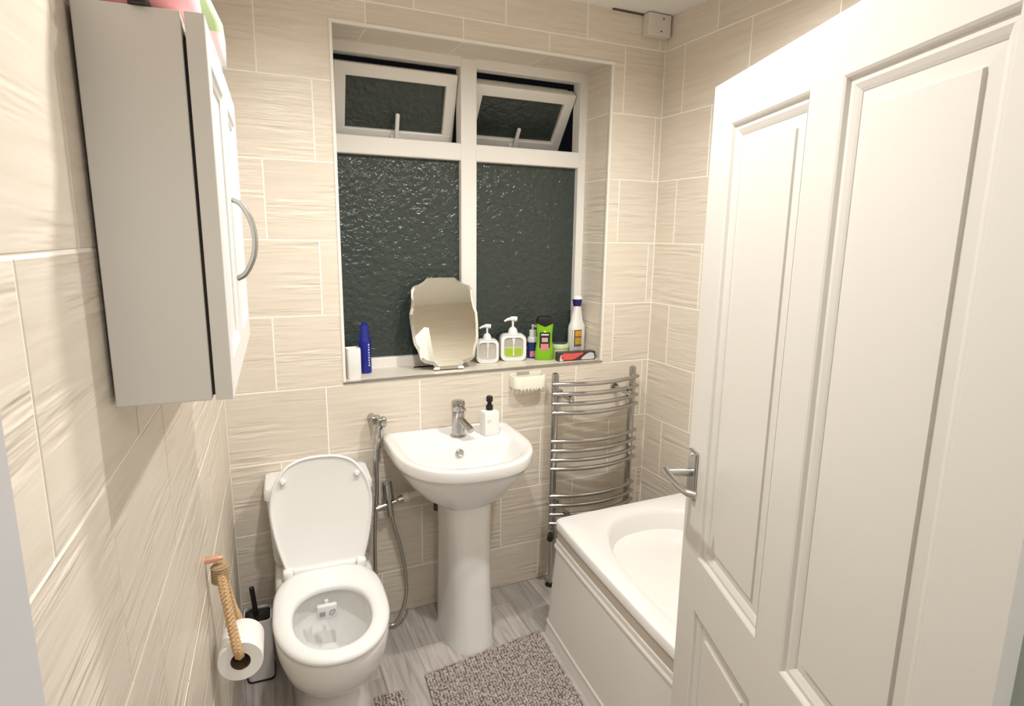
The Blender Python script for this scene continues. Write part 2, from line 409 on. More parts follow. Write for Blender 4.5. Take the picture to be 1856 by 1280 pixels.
t = thing('hall_fill_light', 'added fill light in the hall behind the viewpoint, shaped as a round opal fitting', 'ceiling light', (0.35, -2.85, CEIL))  # unseen fixture, added as fill for the surfaces facing the camera
bm = bmesh.new(); lathe(bm, [(.06, 0), (.06, -.02), (.05, -.025)], 28); obj('mount', bm, WHITEP, t, True)
bm = bmesh.new(); lathe(bm, [(.13, -.026), (.145, -.045), (.13, -.075), (.07, -.095), (.01, -.10)], 32); obj('shade', bm, mat('fill_opal_shade', (.9, .9, .9), .4, emit=(LAMP_COLOUR, 2.5)), t, True)
ld = bpy.data.lights.new('hall_fill_lamp', 'POINT'); ld.energy = HALL_FILL_WATTS; ld.color = LAMP_COLOUR; ld.shadow_soft_size = 0.14
lo = bpy.data.objects.new('hall_fill_lamp', ld); COL.objects.link(lo); lo.parent = t; lo.location = (0, 0, -0.26)

# ================================================================ DOOR (panelled, open into the room)
DA = R(20.25); DP = Vector((1.012, -1.219, 0)); DW, DH, DT = 0.832, 1.88, 0.036
# local: x = s from the free edge towards the hinge, y = out of the visible face, z up
DU = Vector((-math.sin(DA), -math.cos(DA), 0)); DN = Vector((-math.cos(DA), math.sin(DA), 0))
door = bpy.data.objects.new('door_1', None); COL.objects.link(door); door.empty_display_size = .1
door.matrix_world = Matrix(((DU.x, DN.x, 0, DP.x), (DU.y, DN.y, 0, DP.y), (DU.z, DN.z, 1, 0), (0, 0, 0, 1)))
tag(door, 'white painted four-panel door standing open with metal lever handle', 'door', kind='structure')
S1, S2, S3, S4 = 0.097, 0.375, 0.461, 0.736
Z0, Z1, Z2, Z3 = 0.21, 0.72, 0.85, 1.79
def dbox(name, a, b, bev=0.0015, m=None, par=None): return obj(name, nb(a, b, bev), m or PAINT, par or door)
dbox('stile', (0, -DT, 0.008), (S1+.0006, 0, DH), 0.0022); dbox('stile', (S4-.0006, -DT, 0.008), (DW, 0, DH), 0.0006)
for a, b in ((0.008, Z0), (Z1, Z2), (Z3, DH-0.0005)): dbox('rail', (S1-.001, -DT+.0003, a), (S4+.001, -0.0003, b), 0.0008)
for a, b in ((Z0, Z1), (Z2, Z3)): dbox('muntin', (S2, -DT+.0003, a-.001), (S3, -0.0003, b+.001), 0.0008)
def door_panel(x0, x1, z0, z1):
    for side in (1, -1):
        bm = bmesh.new(); prof = [(0, 0), (0.003, -0.002), (0.006, -0.008), (0.014, -0.0075), (0.021, -0.011), (0.025, -0.0135), (0.0255, -0.0145), (0.046, -0.0135), (0.0475, -0.0095)]
        rings = []
        for ins, dep in prof:
            y = dep-0.0002 if side == 1 else -DT - dep + 0.0002
            rings.append([(x0+ins, y, z0+ins), (x1-ins, y, z0+ins), (x1-ins, y, z1-ins), (x0+ins, y, z1-ins)])
        loft(bm, rings, False, True)
        obj('panel', bm, PAINT, door)
for x0, x1 in ((S1, S2), (S3, S4)):
    for z0, z1 in ((Z0, Z1), (Z2, Z3)): door_panel(x0, x1, z0, z1)
bm = bmesh.new(); box(bm, (0.018, 0.0002, 0.972), (0.062, 0.008, 1.088), 0.003)
hp = obj('handle', bm, SATIN, door); hp['label'] = 'brushed chrome lever handle plate'
bm = bmesh.new(); tube(bm, [(0.036, 0.006, 1.034), (0.036, 0.062, 1.034)], 0.0095, 14); obj('spindle', bm, SATIN, hp, True)
bm = bmesh.new(); tube(bm, catmull([(0.026, 0.062, 1.036), (0.06, 0.063, 1.034), (0.105, 0.058, 1.030), (0.135, 0.05, 1.028), (0.148, 0.036, 1.027)], 5), 0.0085, 12); obj('lever', bm, SATIN, hp, True)
for sx, sz in ((0.040, 1.078), (0.040, 0.983)):
    bm = bmesh.new(); tube(bm, [(sx, 0.007, sz), (sx, 0.0095, sz)], 0.0035, 10); obj('screw', bm, CHROME, hp)
for hz in (0.25, 1.65):
    bm = bmesh.new(); tube(bm, [(DW+0.004, -0.004, hz-.045), (DW+0.004, -0.004, hz+.045)], 0.005, 10); obj('hinge', bm, SATIN, door, True)

# ================================================================ WALL CABINET
CY0, CL, CZ0, CZ1, CDEP = -1.424, 0.553, 1.352, 1.815, 0.112
cab = thing('wall_cabinet', 'white wall cabinet, side shade painted grey, with framed doors on the left wall', 'cabinet')
co = Vector((SK*CY0, CY0, 0)); CU = -UL
cab.matrix_world = Matrix(((CU.x, NL.x, 0, co.x), (CU.y, NL.y, 0, co.y), (0, 0, 1, 0), (0, 0, 0, 1)))
# local x along the wall away from the doorway, y out of the wall
y0 = 0.005
obj('side_panel', nb((0, y0, CZ0), (0.016, CDEP, CZ1), 0.0015), CABSHADE, cab)
obj('side_panel', nb((CL-.016, y0, CZ0), (CL, CDEP, CZ1), 0.0015), CABSHADE, cab)
obj('top_panel', nb((0.016, y0, CZ1-.016), (CL-.016, CDEP-.001, CZ1-.0005)), CABSHADE, cab)
obj('bottom_panel', nb((0.016, y0, CZ0+.0005), (CL-.016, CDEP-.001, CZ0+.016)), CABSHADE, cab)
obj('back_panel', nb((0.016, y0+.0005, CZ0+.016), (CL-.016, y0+.006, CZ1-.016)), CABSHADE, cab)
DY0, DY1 = CDEP+0.004, CDEP+0.025
GLOSS = CABWHITE
def cab_door(x0, x1, handle):
    fw = 0.045; bm = bmesh.new()
    A = [[(x0, DY0, CZ0), (x1, DY0, CZ0), (x1, DY0, CZ1), (x0, DY0, CZ1)], [(x0, DY1-.001, CZ0), (x1, DY1-.001, CZ0), (x1, DY1-.001, CZ1), (x0, DY1-.001, CZ1)]]
    for i, dep in ((0.001, 0), (fw, 0), (fw+.003, .003), (fw+.010, .004), (fw+.012, .009)):
        A.append([(x0+i, DY1-dep, CZ0+i), (x1-i, DY1-dep, CZ0+i), (x1-i, DY1-dep, CZ1-i), (x0+i, DY1-dep, CZ1-i)])
    loft(bm, A, True, True)
    dr = obj('door', bm, GLOSS, cab)
    bm = bmesh.new()                      # tongue-and-groove boards in the recess
    n = 4; a, b = x0+fw+.012, x1-fw-.012; w = (b-a)/n
    for k in range(n): obj('board', nb((a+k*w+.0008, DY1-.0095, CZ0+fw+.012), (a+(k+1)*w-.0008, DY1-.0065, CZ1-fw-.012), 0.001, 1), GLOSS, dr)
    if handle is not None:
        bm = bmesh.new(); zc = 1.555; L = 0.064
        tube(bm, catmull([(handle, DY1, zc-L), (handle, DY1+.014, zc-L*.86), (handle, DY1+.027, zc-L*.45), (handle, DY1+.031, zc), (handle, DY1+.027, zc+L*.45), (handle, DY1+.014, zc+L*.86), (handle, DY1, zc+L)], 5), 0.0048, 10)
        h = obj('handle', bm, SATIN, dr, True); h['label'] = 'curved satin metal bow handle'
    return dr
cab_door(0.0, CL/2-.0012, CL/2-.024); cab_door(CL/2+.0012, CL, None)
# door edge nearest the camera carries the same painted-in shade as the carcass
obj('edge_shade_strip', nb((-0.0012, DY0+.0003, CZ0+.0005), (-0.0001, DY1-.0006, CZ1-.0005)), CABSHADE, cab)
obj('door_gap_shade', nb((0.006, CDEP-.002, CZ0+.006), (CL-.006, DY0+.001, CZ1-.03)), GAPSHADE, cab)  # dark strip standing in for the shade behind the doors
def on_cab(x, y, z=0): return co + CU*x + NL*y + Z*(CZ1+z)
# things on the cabinet
PINK = mat('pink_fabric', (0.88, 0.40, 0.42), 0.6); noise_bump(PINK, (1, 1, 1), 25, 3, 0.25, 0.01)
bag = thing('toiletry_bag', 'salmon pink toiletry bag lying on top of the wall cabinet', 'bag', on_cab(0.115, 0.062), math.atan2(CU.y, CU.x))
bm = bmesh.new(); loft(bm, [rrect(.098+.012*k, .056+a, .03, z) for k, a, z in ((0, -.012, 0), (.6, 0, .012), (1, .003, .04), (.8, 0, .075), (.2, -.014, .098), (-.4, -.03, .108))], True, True)
obj('body', bm, PINK, bag, True, ang=70)
bm = bmesh.new(); box(bm, (-.075, -.006, .105), (.075, .006, .111), .002); obj('zip', bm, mat('pink_zip', (.55, .16, .19), .5), bag)
bm = bmesh.new(); box(bm, (.108, .012, .0), (.116, .045, .09), .003); obj('side_tab', bm, mat('mauve_trim', (.42, .2, .2), .6), bag)
cl = obj('hair_claw', (lambda bm: (loft(bm, [[(.012*math.cos(t)*k, .03*math.sin(t)*k, z) for t in [2*math.pi*q/16 for q in range(16)]] for k, z in ((.9, 0), (1, .004), (.8, .010), (.3, .013))], True, True), bm)[1])(bmesh.new()), BLACKP, None, True, on_cab(0.015, 0.07))
tag(cl, 'small black hair clip on the edge of the wall cabinet', 'hair clip')
pk = thing('wipes_packet', 'white and green refill pouch standing on the wall cabinet behind the pink bag', 'pouch', on_cab(0.268, 0.082), math.atan2(CU.y, CU.x))
def pr_(hy, hx, z): return [(px, py, z) for px, py, _ in rrect(hx, hy, min(hx, hy)*.8, z)]
bm = bmesh.new(); loft(bm, [pr_(hy, hx, z) for hy, hx, z in ((.056, .012, 0), (.061, .017, .006), (.062, .016, .04), (.061, .015, .053))], True, True); obj('pouch', bm, mat('packet_white', (.80, .80, .79), .4), pk, True, ang=60)
bm = bmesh.new(); loft(bm, [pr_(hy, hx, z) for hy, hx, z in ((.0612, .0152, .052), (.060, .014, .066), (.046, .011, .098), (.030, .008, .118), (.024, .006, .124))], True, True); obj('green_shoulder', bm, mat('packet_green', (.40, .66, .36), .4), pk, True, ang=60)
bm = bmesh.new(); lathe(bm, [(.014, .122), (.014, .126), (.017, .128), (.017, .142), (.012, .146)], 20); obj('cap', bm, mat('packet_cap', (.82, .66, .60), .4), pk, True)
obj('label_patch', nb((-.0172, .016, .040), (-.0140, .031, .054)), BLACKP, pk)
obj('green_band', nb((-.0172, .034, .054), (-.0140, .054, .058)), mat('packet_dark_green', (.10, .34, .16), .4), pk)
bm = bmesh.new()
for k in range(5): box(bm, (-.0178, .0, .006+.0065*k), (-.0160, .050, .0085+.0065*k))
p = obj('print_lines', bm, mat('packet_print', (.62, .66, .68), .5), pk); p['kind'] = 'stuff'

# ================================================================ TOILET
TX = 0.272
wc = thing('toilet', 'white close-coupled toilet with its seat lid raised', 'toilet', (TX+.023, 0, 0), R(-3.2))
def rg(z, hw, yc, lf, lb, pf=2.2, pb=3.0): return egg(hw, yc, lf, lb, pf, pb, 64, z)
bm = bmesh.new()
loft(bm, [rg(0, .118, -.40, .165, .30, 2.6, 6), rg(.012, .118, -.40, .165, .30, 2.6, 6), rg(.03, .105, -.40, .155, .30, 2.6, 6), rg(.12, .094, -.41, .13, .31, 2.4, 5), rg(.185, .098, -.43, .135, .33, 2.3, 5),
          rg(.205, .108, -.455, .15, .34, 2.2, 5), rg(.24, .130, -.485, .19, .35, 2.2, 5), rg(.29, .152, -.505, .222, .33, 2.2, 5), rg(.345, .165, -.515, .238, .29, 2.2, 4), rg(.385, .169, -.52, .243, .26, 2.2, 3.6), rg(.402, .166, -.52, .240, .26, 2.2, 3.6),
          rg(.408, .158, -.52, .232, .25, 2.2, 3.4),
          rg(.408, .122, -.545, .172, .165), rg(.398, .118, -.545, .168, .16), rg(.376, .124, -.545, .172, .168), rg(.33, .118, -.54, .160, .165), rg(.27, .094, -.52, .125, .14), rg(.225, .064, -.49, .085, .085, 2.2, 2.2), rg(.20, .045, -.47, .05, .05, 2, 2)], True, True)
obj('bowl', bm, CERAMIC, wc, True, ang=50)
bm = bmesh.new(); box(bm, (-.165, -.275, .30), (.165, -.02, .40), .03, 4); obj('cistern_shelf', bm, CERAMIC, wc, True)
bm = bmesh.new(); lathe(bm, [(.068, 0), (.068, .001)], 32, (0, -.493, .226), 1, 1.3); obj('water', bm, mat('bowl_water', (.80, .78, .74), .25, spec=.3), wc)
# cistern
def rr3(hx, y0, y1, r, z): return rrect(hx, (y1-y0)/2, r, z, 5, (0, (y0+y1)/2))
bm = bmesh.new(); loft(bm, [rr3(.158, -.165, -.012, .02, .40), rr3(.166, -.175, -.012, .022, .43), rr3(.176, -.183, -.012, .022, .655)], True, True); cis = obj('cistern', bm, CERAMIC, wc, True)
bm = bmesh.new(); loft(bm, [rr3(.177, -.186, -.011, .024, .655), rr3(.184, -.193, -.009, .026, .662), rr3(.184, -.193, -.009, .026, .69), rr3(.178, -.187, -.014, .026, .700), rr3(.160, -.17, -.03, .026, .704)], True, True); obj('cistern_lid', bm, CERAMIC, wc, True)
bm = bmesh.new(); lathe(bm, [(.024, 0), (.024, .006), (.02, .008)], 24, (0, -.1, .703)); obj('flush_button', bm, CHROME, wc, True)
# seat ring
def so(ins, z): return rg(z, .172-ins, -.52, .252-ins, .250-ins, 2.15, 3.2)
def si(ins, z): return rg(z, .113+ins, -.552, .162+ins, .148+ins, 2.15, 2.3)
bm = bmesh.new(); loft(bm, [so(.004, .411), so(0, .417), so(.001, .426), so(.010, .434), so(.03, .4365), si(.022, .4365), si(.008, .433), si(0, .424), si(.003, .412)], close=True)
obj('seat', bm, SEATPL, wc, True, ang=60)
bm = bmesh.new(); box(bm, (-.105, -.290, .418), (.105, -.262, .445), .008, 3); obj('hinge_bar', bm, SEATPL, wc, True)
for sx in (-1, 1):
    bm = bmesh.new(); box(bm, (sx*.121-.017, -.302, .410), (sx*.121+.017, -.256, .450), .009, 3); obj('hinge', bm, SEATPL, wc, True)
    bm = bmesh.new(); lathe(bm, [(.011, 0), (.011, .006), (.007, .012)], 16, (sx*.115, -.272, .402)); obj('hinge_bolt', bm, CHROME, wc, True)
# lid, leaning back on the cistern; underside faces the camera
prof = [(0, .128), (.03, .137), (.08, .151), (.14, .163), (.20, .170), (.25, .168), (.295, .157), (.333, .138), (.362, .113), (.379, .083), (.389, .045), (.392, 0)]
cp = catmull([(p[1], 0, p[0]) for p in prof], 4)
outline = [(p.x, p.z) for p in cp] + [(-p.x, p.z) for p in cp[-2::-1]]
LT = R(10.5)
def lid_ring(k, y):
    cx, cz = 0, .205
    return [((x-cx)*k[0]+cx, y, (z-cz)*k[1]+cz) for x, z in outline]
bm = bmesh.new()
loft(bm, [lid_ring((.95, .95), .022), lid_ring((.99, .99), .016), lid_ring((1, 1), .007), lid_ring((.99, .99), .001), lid_ring((.965, .968), -.0005), lid_ring((.945, .95), .004), lid_ring((.90, .91), .008)], True, True)
M = Matrix.Translation((.002, -.286, .432)) @ Matrix.Rotation(-LT, 4, 'X')
bmesh.ops.transform(bm, matrix=M, verts=bm.verts[:]); lid = obj('lid', bm, SEATPL, wc, True, ang=60)
for sx in (-1, 1):
    bm = bmesh.new(); tube(bm, [(sx*.122, .006, .315), (sx*.122, -.006, .315), (sx*.122, -.010, .315)], [.010, .0095, .006], 14)
    bmesh.ops.transform(bm, matrix=M, verts=bm.verts[:]); obj('buffer', bm, SEATPL, lid, True)
# freshener block clipped under the rim
fb = thing('rim_block', 'white toilet freshener block hooked inside the bowl', 'freshener', (TX-.010, -.421, .362), R(-3.2))
RB = mat('block_white', (.74, .74, .74), .4)
bm = bmesh.new(); box(bm, (-.032, -.022, -.022), (.032, -.004, .028), .006, 3); obj('cage', bm, RB, fb, True)
bm = bmesh.new(); box(bm, (-.006, -.006, .02), (.006, .004, .036), .002); obj('hook', bm, RB, fb)
GREY = mat('block_grey', (.32, .33, .35), .5)
bm = bmesh.new()
for k in range(3): box(bm, (-.024, -.0235, -.008+.006*k), (-.006, -.0215, -.004+.006*k))
obj('slots', bm, GREY, fb)
bm = bmesh.new(); tube(bm, catmull([(.006, -.0225, -.006), (.012, -.0225, .008), (.024, -.0225, .010), (.020, -.0225, -.002), (.010, -.0225, -.008)], 5), .0018, 6); obj('swirl', bm, GREY, fb)

# ================================================================ BASIN
SX = 0.806
bs = thing('basin', 'white pedestal wash basin below the window', 'sink', (SX, 0, 0), R(-1.0))
def bo(s, z, dy=0): return egg(.262*s, -.19, .305*s, .186, 2.4, 16, 72, z)
def bi(hw, yb, yf, z, pb=6): 
    yc = -.24; return egg(hw, yc, yc-yf, yb-yc, 2.35, pb, 72, z)
bm = bmesh.new()
loft(bm, [egg(.078, -.24, .085, .085, 2.2, 2.2, 72, .555, .010), egg(.098, -.24, .10, .10, 2.2, 2.4, 72, .575, .006), egg(.165, -.225, .175, .17, 2.2, 3, 72, .62), egg(.212, -.20, .235, .185, 2.3, 5, 72, .672), bo(.93, .722), bo(.955, .742), bo(.99, .746), bo(1, .752), bo(1, .782), bo(.992, .789), bo(.975, .791),
          bi(.232, -.032, -.462, .790, 9), bi(.226, -.04, -.456, .783, 9), bi(.216, -.176, -.448, .781, 7), bi(.212, -.184, -.444, .774, 7), bi(.198, -.192, -.425, .735, 5), bi(.165, -.20, -.385, .685, 3.5), bi(.10, -.215, -.31, .662, 2.4), bi(.03, -.225, -.265, .657, 2)], True, True)
obj('bowl', bm, CERAMIC, bs, True, ang=50)
bm = bmesh.new(); lathe(bm, [(.028, .0), (.028, .004), (.02, .006), (.0, .004)], 24, (0, -.245, .658)); obj('drain', bm, CHROME, bs, True)
bm = bmesh.new(); 
rings = [[(r*math.cos(t), y, .745+r*math.sin(t)) for t in [2*math.pi*k/24 for k in range(24)]] for r, y in ((.016, -.193), (.016, -.199), (.012, -.201), (.010, -.199))]
loft(bm, rings, True, True); obj('overflow_ring', bm, CHROME, bs, True)
bm = bmesh.new()
def pedr(hw, yc, lf, lb, z): return egg(hw*.90, yc, lf, lb, 2.5, 7, 48, z, .012)
loft(bm, [pedr(.103, -.24, .142, .15, 0), pedr(.103, -.24, .142, .15, .004), pedr(.098, -.24, .135, .15, .02), pedr(.093, -.24, .118, .15, .25), pedr(.091, -.24, .108, .15, .45), pedr(.094, -.24, .106, .15, .582)], True, True)
obj('pedestal', bm, CERAMIC, bs, True)
# tap
tp = thing('mixer_tap', 'chrome mono mixer tap on the wash basin', 'tap', (.829, -.105, .783))
bm = bmesh.new(); lathe(bm, [(.031, 0), (.031, .004), (.026, .008), (.0255, .05), (.025, .102)], 28); obj('body', bm, CHROME, tp, True)
bm = bmesh.new(); tube(bm, catmull([(0, -.012, .074), (.008, -.04, .066), (.018, -.074, .052), (.022, -.088, .044)], 5), [.015]*6+[.014]*6+[.0135]*4, 16); obj('spout', bm, CHROME, tp, True)
bm = bmesh.new(); lathe(bm, [(.024, .103), (.0265, .107), (.0265, .138), (.025, .144), (.012, .147)], 28); hd = obj('lever_cap', bm, CHROME, tp, True)
bm = bmesh.new(); tube(bm, [(.002, -.02, .128), (.006, -.062, .122)], [.008, .006], 12); obj('lever', bm, CHROME, hd, True)
# soap bottle
sb = thing('soap_bottle', 'white square soap bottle with black pump on the basin', 'soap bottle', (.955, -.123, .783), R(8))
bm = bmesh.new(); loft(bm, [rrect(.033, .026, .006, z) if z < .09 else rrect(hx, hy, .006, z) for z, hx, hy in ((0, 0, 0), (.088, 0, 0), (.094, .031, .024), (.099, .016, .014))], True, True); obj('bottle', bm, WHITEP, sb, True)
bm = bmesh.new(); lathe(bm, [(.0145, .098), (.0145, .118), (.009, .120), (.008, .132), (.0135, .134), (.0135, .150), (.010, .156)], 20); pm = obj('pump', bm, BLACKP, sb, True)
bm = bmesh.new(); tube(bm, [(0, 0, .146), (-.004, -.022, .144)], .0055, 10); obj('nozzle', bm, BLACKP, pm, True)
bm = bmesh.new(); box(bm, (-.024, -.0268, .060), (-.006, -.0262, .062)); box(bm, (-.024, -.0268, .054), (-.012, -.0262, .0555)); obj('print_lines', bm, mat('soft_print', (.45, .45, .45), .6), sb)

# ================================================================ BATH
BZ = 0.49; BC = Vector((1.462, -1.155))
left = catmull([(1.127, -.40, 0), (1.098, -.70, 0), (1.066, -1.14, 0), (1.062, -1.5, 0), (1.085, -1.90, 0)], 10)
poly = [(1.155, -.367), (1.140, -.371), (1.130, -.383)] + [(p.x, p.y) for p in left] + [(1.10, -1.93)]
poly += [(1.10+(1.812-1.10)*k/16, -1.935) for k in range(1, 16)] + [(1.812, -1.935+(1.935-.365)*k/24) for k in range(0, 25)]
poly += [(1.812-(1.812-1.155)*k/16, -.365) for k in range(1, 16)]
def bring(ins, z):
    out = []
    for x, y in poly:
        dv = Vector((x, y))-BC; L = dv.length
        nx = 0 if abs(dv.x) < 1e-6 else dv.x
        # inset along box axes so the strip keeps an even width
        x2 = x + (ins if x < 1.15 else (-max(ins, 0) if x > 1.80 else -(max(ins, 0) if x > 1.475 else ins)*(x-1.475)/.33)); y2 = y + (max(ins, 0) if y < -1.9 else (-ins if y > -.40 else -ins*(y+1.15)/.76))
        out.append((x2, y2, z))
    return out
def tub(ax, ay, z, p=2.5, cy=-1.165, cx=1.47):
    out = []
    for x, y in poly:
        a = math.atan2((y-BC.y)/.78, (x-BC.x)/.37); c, s = math.cos(a), math.sin(a)
        out.append((cx+ax*math.copysign(abs(c)**(2/p), c), cy+ay*math.copysign(abs(s)**(2/p), s), z))
    return out
bath = thing('bathtub', 'white bathtub with bowed white side panel along the right wall', 'bathtub')
bm = bmesh.new()
loft(bm, [bring(.05, .41), bring(.03, .452), bring(.004, .452), bring(0, .455), bring(0, BZ-.006), bring(.004, BZ-.001), bring(.010, BZ),
          tub(.338, .728, BZ), tub(.332, .722, BZ-.004), tub(.322, .712, BZ-.02), tub(.309, .695, .36), tub(.292, .665, .20), tub(.262, .62, .11), tub(.19, .52, .075), tub(.02, .05, .07)], True, True)
obj('tub', bm, BATHAC, bath, True, ang=45)
bm = bmesh.new(); loft(bm, [bring(.022, z0) if 0 else bring(i, z0) for i, z0 in ((.045, .410), (.004, .410), (.001, .407), (.001, .390), (-.004, .384), (-.004, .378), (.002, .374), (-.008, .20), (-.016, .058), (-.021, .053), (-.021, .046), (-.018, .042), (-.024, 0))])
obj('side_panel', bm, PANELM, bath, True, ang=25)
bm = bmesh.new(); loft(bm, [bring(.03, .4515), bring(.005, .4515), bring(.005, .410), bring(.03, .414)]); obj('batten', bm, mat('batten_taupe', (.56, .50, .43), .6), bath)

# ================================================================ TOWEL RAIL
tr = thing('towel_rail', 'chrome ladder towel radiator with curved bars on the wall', 'towel rail')
for px in (1.279, 1.678):
    bm = bmesh.new(); lathe(bm, [(.012, .29), (.0155, .292), (.0155, .985), (.014, .993), (.006, .996)], 18, (px, -.075, 0)); obj('post', bm, CHROME, tr, True)
for bz in (.949, .906, .863, .822, .694, .651, .608, .567, .440, .396, .353, .31):
    bm = bmesh.new(); pts = []
    for k in range(15):
        t = k/14; pts.append((1.262+(1.70-1.262)*t, -.084-.052*(1-(2*t-1)**2), bz))
    tube(bm, pts, .0095, 10); obj('bar', bm, CHROME, tr, True)
for px, bz in ((1.335, .885), (1.63, .885), (1.33, .36)):
    bm = bmesh.new(); tube(bm, [(px, 0.002, bz), (px, -.012, bz), (px, -.0125, bz), (px, -.125, bz), (px, -.128, bz)], [.02, .02, .010, .013, .005], 16)
    obj('bracket', bm, CHROME, tr, True)
bm = bmesh.new(); lathe(bm, [(.014, .292), (.014, .275), (.019, .273), (.019, .235), (.012, .232), (.009, .228), (.009, .0), ], 16, (1.279, -.075, 0)); obj('valve', bm, CHROME, tr, True)
bm = bmesh.new(); lathe(bm, [(.022, .0005), (.022, .005), (.012, .008)], 18, (1.279, -.075, 0)); obj('floor_collar', bm, BLACKP, tr, True)
bm = bmesh.new(); tube(bm, [(1.279, -.075, .254), (1.262, -.10, .254), (1.250, -.118, .254)], [.013, .016, .014], 14); obj('valve_cap', bm, DARKM, tr, True)

# ================================================================ BIDET SPRAY
sp = thing('bidet_spray', 'chrome hand bidet spray with metal hose beside the toilet', 'bidet spray')
hx = .520
bm = bmesh.new(); tube(bm, [(hx-.012, 0.002, .868), (hx-.012, -.03, .868)], [.016, .014], 16); box(bm, (hx-.024, -.055, .85), (hx+.016, -.026, .885), .008, 3); obj('wall_holder', bm, CHROME, sp, True)
bm = bmesh.new(); tube(bm, catmull([(hx+.014, -.072, .862), (hx+.01, -.06, .845), (hx+.004, -.048, .80), (hx-.002, -.042, .75), (hx-.006, -.040, .70)], 5), [.020]*5+[.0175]*5+[.0155]*5+[.0125]*6, 16)
box(bm, (hx-.006, -.092, .852), (hx+.030, -.058, .886), .008, 3); obj('handset', bm, CHROME, sp, True)
bm = bmesh.new(); tube(bm, [(hx+.005, -.06, .80), (hx-.008, -.075, .765), (hx-.012, -.07, .735)], [.004, .006, .005], 8); obj('trigger', bm, CHROME, sp, True)
bm = bmesh.new(); tube(bm, catmull([(hx-.006, -.04, .70), (.515, -.04, .60), (.503, -.04, .45), (.497, -.045, .30), (.497, -.06, .15), (.507, -.09, .055), (.545, -.105, .02), (.585, -.095, .06), (.612, -.075, .13), (.613, -.065, .22), (.597, -.06, .33), (.575, -.058, .42), (.562, -.058, .49)], 7), .0068, 10)
hs = obj('hose', bm, SATIN, sp, True); hs['label'] = 'ribbed metal hose loop'
bm = bmesh.new()
tube(bm, [(.548, -.058, .612), (.549, -.058, .610), (.554, -.058, .545)], [.014, .0195, .0205], 18); tube(bm, [(.554, -.058, .545), (.562, -.058, .47)], .0125, 14)
tube(bm, [(.505, -.055, .508), (.585, -.055, .528)], .0105, 14); tube(bm, [(.56, -.058, .52), (.56, 0.002, .52)], .009, 12)
for a, b in (((.513, -.055, .51), (.525, -.055, .513)), ((.592, -.055, .53), (.612, -.055, .535))): tube(bm, [a, b], .0145, 14)
obj('valve', bm, CHROME, sp, True, ang=30)
bm = bmesh.new(); tube(bm, [(.612, -.055, .535), (.634, -.055, .54)], .0195, 14); tube(bm, [(.632, -.055, .54), (.70, -.055, .548), (.76, -.055, .552)], .0145, 12); obj('supply_pipe', bm, mat('pale_pipe', (.74, .70, .64), .4, .0), sp, True)
bm = bmesh.new(); tube(bm, [(.757, -.055, .575), (.757, -.055, .52)], .015, 12); tube(bm, [(.757, -.055, .52), (.757, -.055, .46)], .019, 8); obj('isolator', bm, mat('dark_brown_metal', (.10, .07, .055), .35, .6), sp, True, ang=30)

# ================================================================ TOILET ROLL ON A ROPE
M0 = Vector((-.021, -.79, .79)); wallx = lambda y: SK*y
rp = thing('rope_holder', 'jute rope loop with copper mount fixed to the left wall', 'rope holder')
def helix(path, r, turns, ph):
    P = [Vector(p) for p in path]; out = []; n = len(P)
    for i, p in enumerate(P):
        t = (P[min(i+1, n-1)]-P[max(i-1, 0)]).normalized(); x = Vector((1, .02, .01)); x = (x - t*x.dot(t)).normalized(); y = t.cross(x)
        a = 2*math.pi*turns*i/(n-1) + ph; out.append(p + (x*math.cos(a)+y*math.sin(a))*r)
    return out
HF = Vector((.010, -.862, .572)); HB = Vector((.016, -.738, .572))
path = catmull([(M0.x+.004, M0.y-.008, M0.z-.02), (M0.x+.012, M0.y-.028, M0.z-.075), (M0.x+.021, M0.y-.050, M0.z-.14), (HF.x, HF.y, HF.z+.024), (HF.x+.002, HF.y+.020, HF.z-.002), (.013, -.80, HF.z-.004), (HB.x-.002, HB.y-.020, HB.z-.002), (HB.x-.004, HB.y, HB.z+.024), (M0.x+.021, M0.y+.040, M0.z-.14), (M0.x+.012, M0.y+.024, M0.z-.075), (M0.x+.004, M0.y+.008, M0.z-.02)], 14)
for k in range(3):
    bm = bmesh.new(); tube(bm, helix(path, .0058, 24, 2*math.pi*k/3), .0062, 8); obj('strand', bm, ROPE, rp, True)
bm = bmesh.new(); tube(bm, [(M0.x+.003, M0.y, M0.z-.005), (M0.x+.006, M0.y, M0.z-.05)], [.017, .0165], 14)
for k in range(7): tube(bm, [(M0.x+.004+.018*math.cos(t), M0.y+.018*math.sin(t), M0.z-.010-.006*k) for t in [2*math.pi*q/16 for q in range(17)]], .003, 6)
obj('twine_binding', bm, TWINE, rp, True)
bm = bmesh.new(); box(bm, (wallx(-.79)-.003, -.800, .796), (M0.x+.004, -.780, .808), .003); tube(bm, [(wallx(-.79)-.002, -.79, .802), (M0.x+.012, -.79, .802)], .006, 10); obj('mount', bm, COPPER, rp, True)
tr2 = thing('toilet_roll', 'white toilet paper roll hanging on a jute rope', 'toilet roll', (.016, -.80, .556), 0)
RA = math.atan2(UL.y, UL.x)
bm = bmesh.new(); n = 40
def rollring(r, u): return [(UL.x*u + math.cos(t)*r*NL.x, UL.y*u + math.cos(t)*r*NL.y, math.sin(t)*r) for t in [2*math.pi*k/n for k in range(n)]]
loft(bm, [rollring(.0225, -.049), rollring(.0495, -.05), rollring(.051, -.048), rollring(.051, .048), rollring(.0495, .05), rollring(.0225, .049)], False, False)
obj('paper', bm, PAPER, tr2, True)
bm = bmesh.new(); loft(bm, [rollring(.0222, -.0495), rollring(.0222, .0495)]); obj('core', bm, CARD, tr2, True)

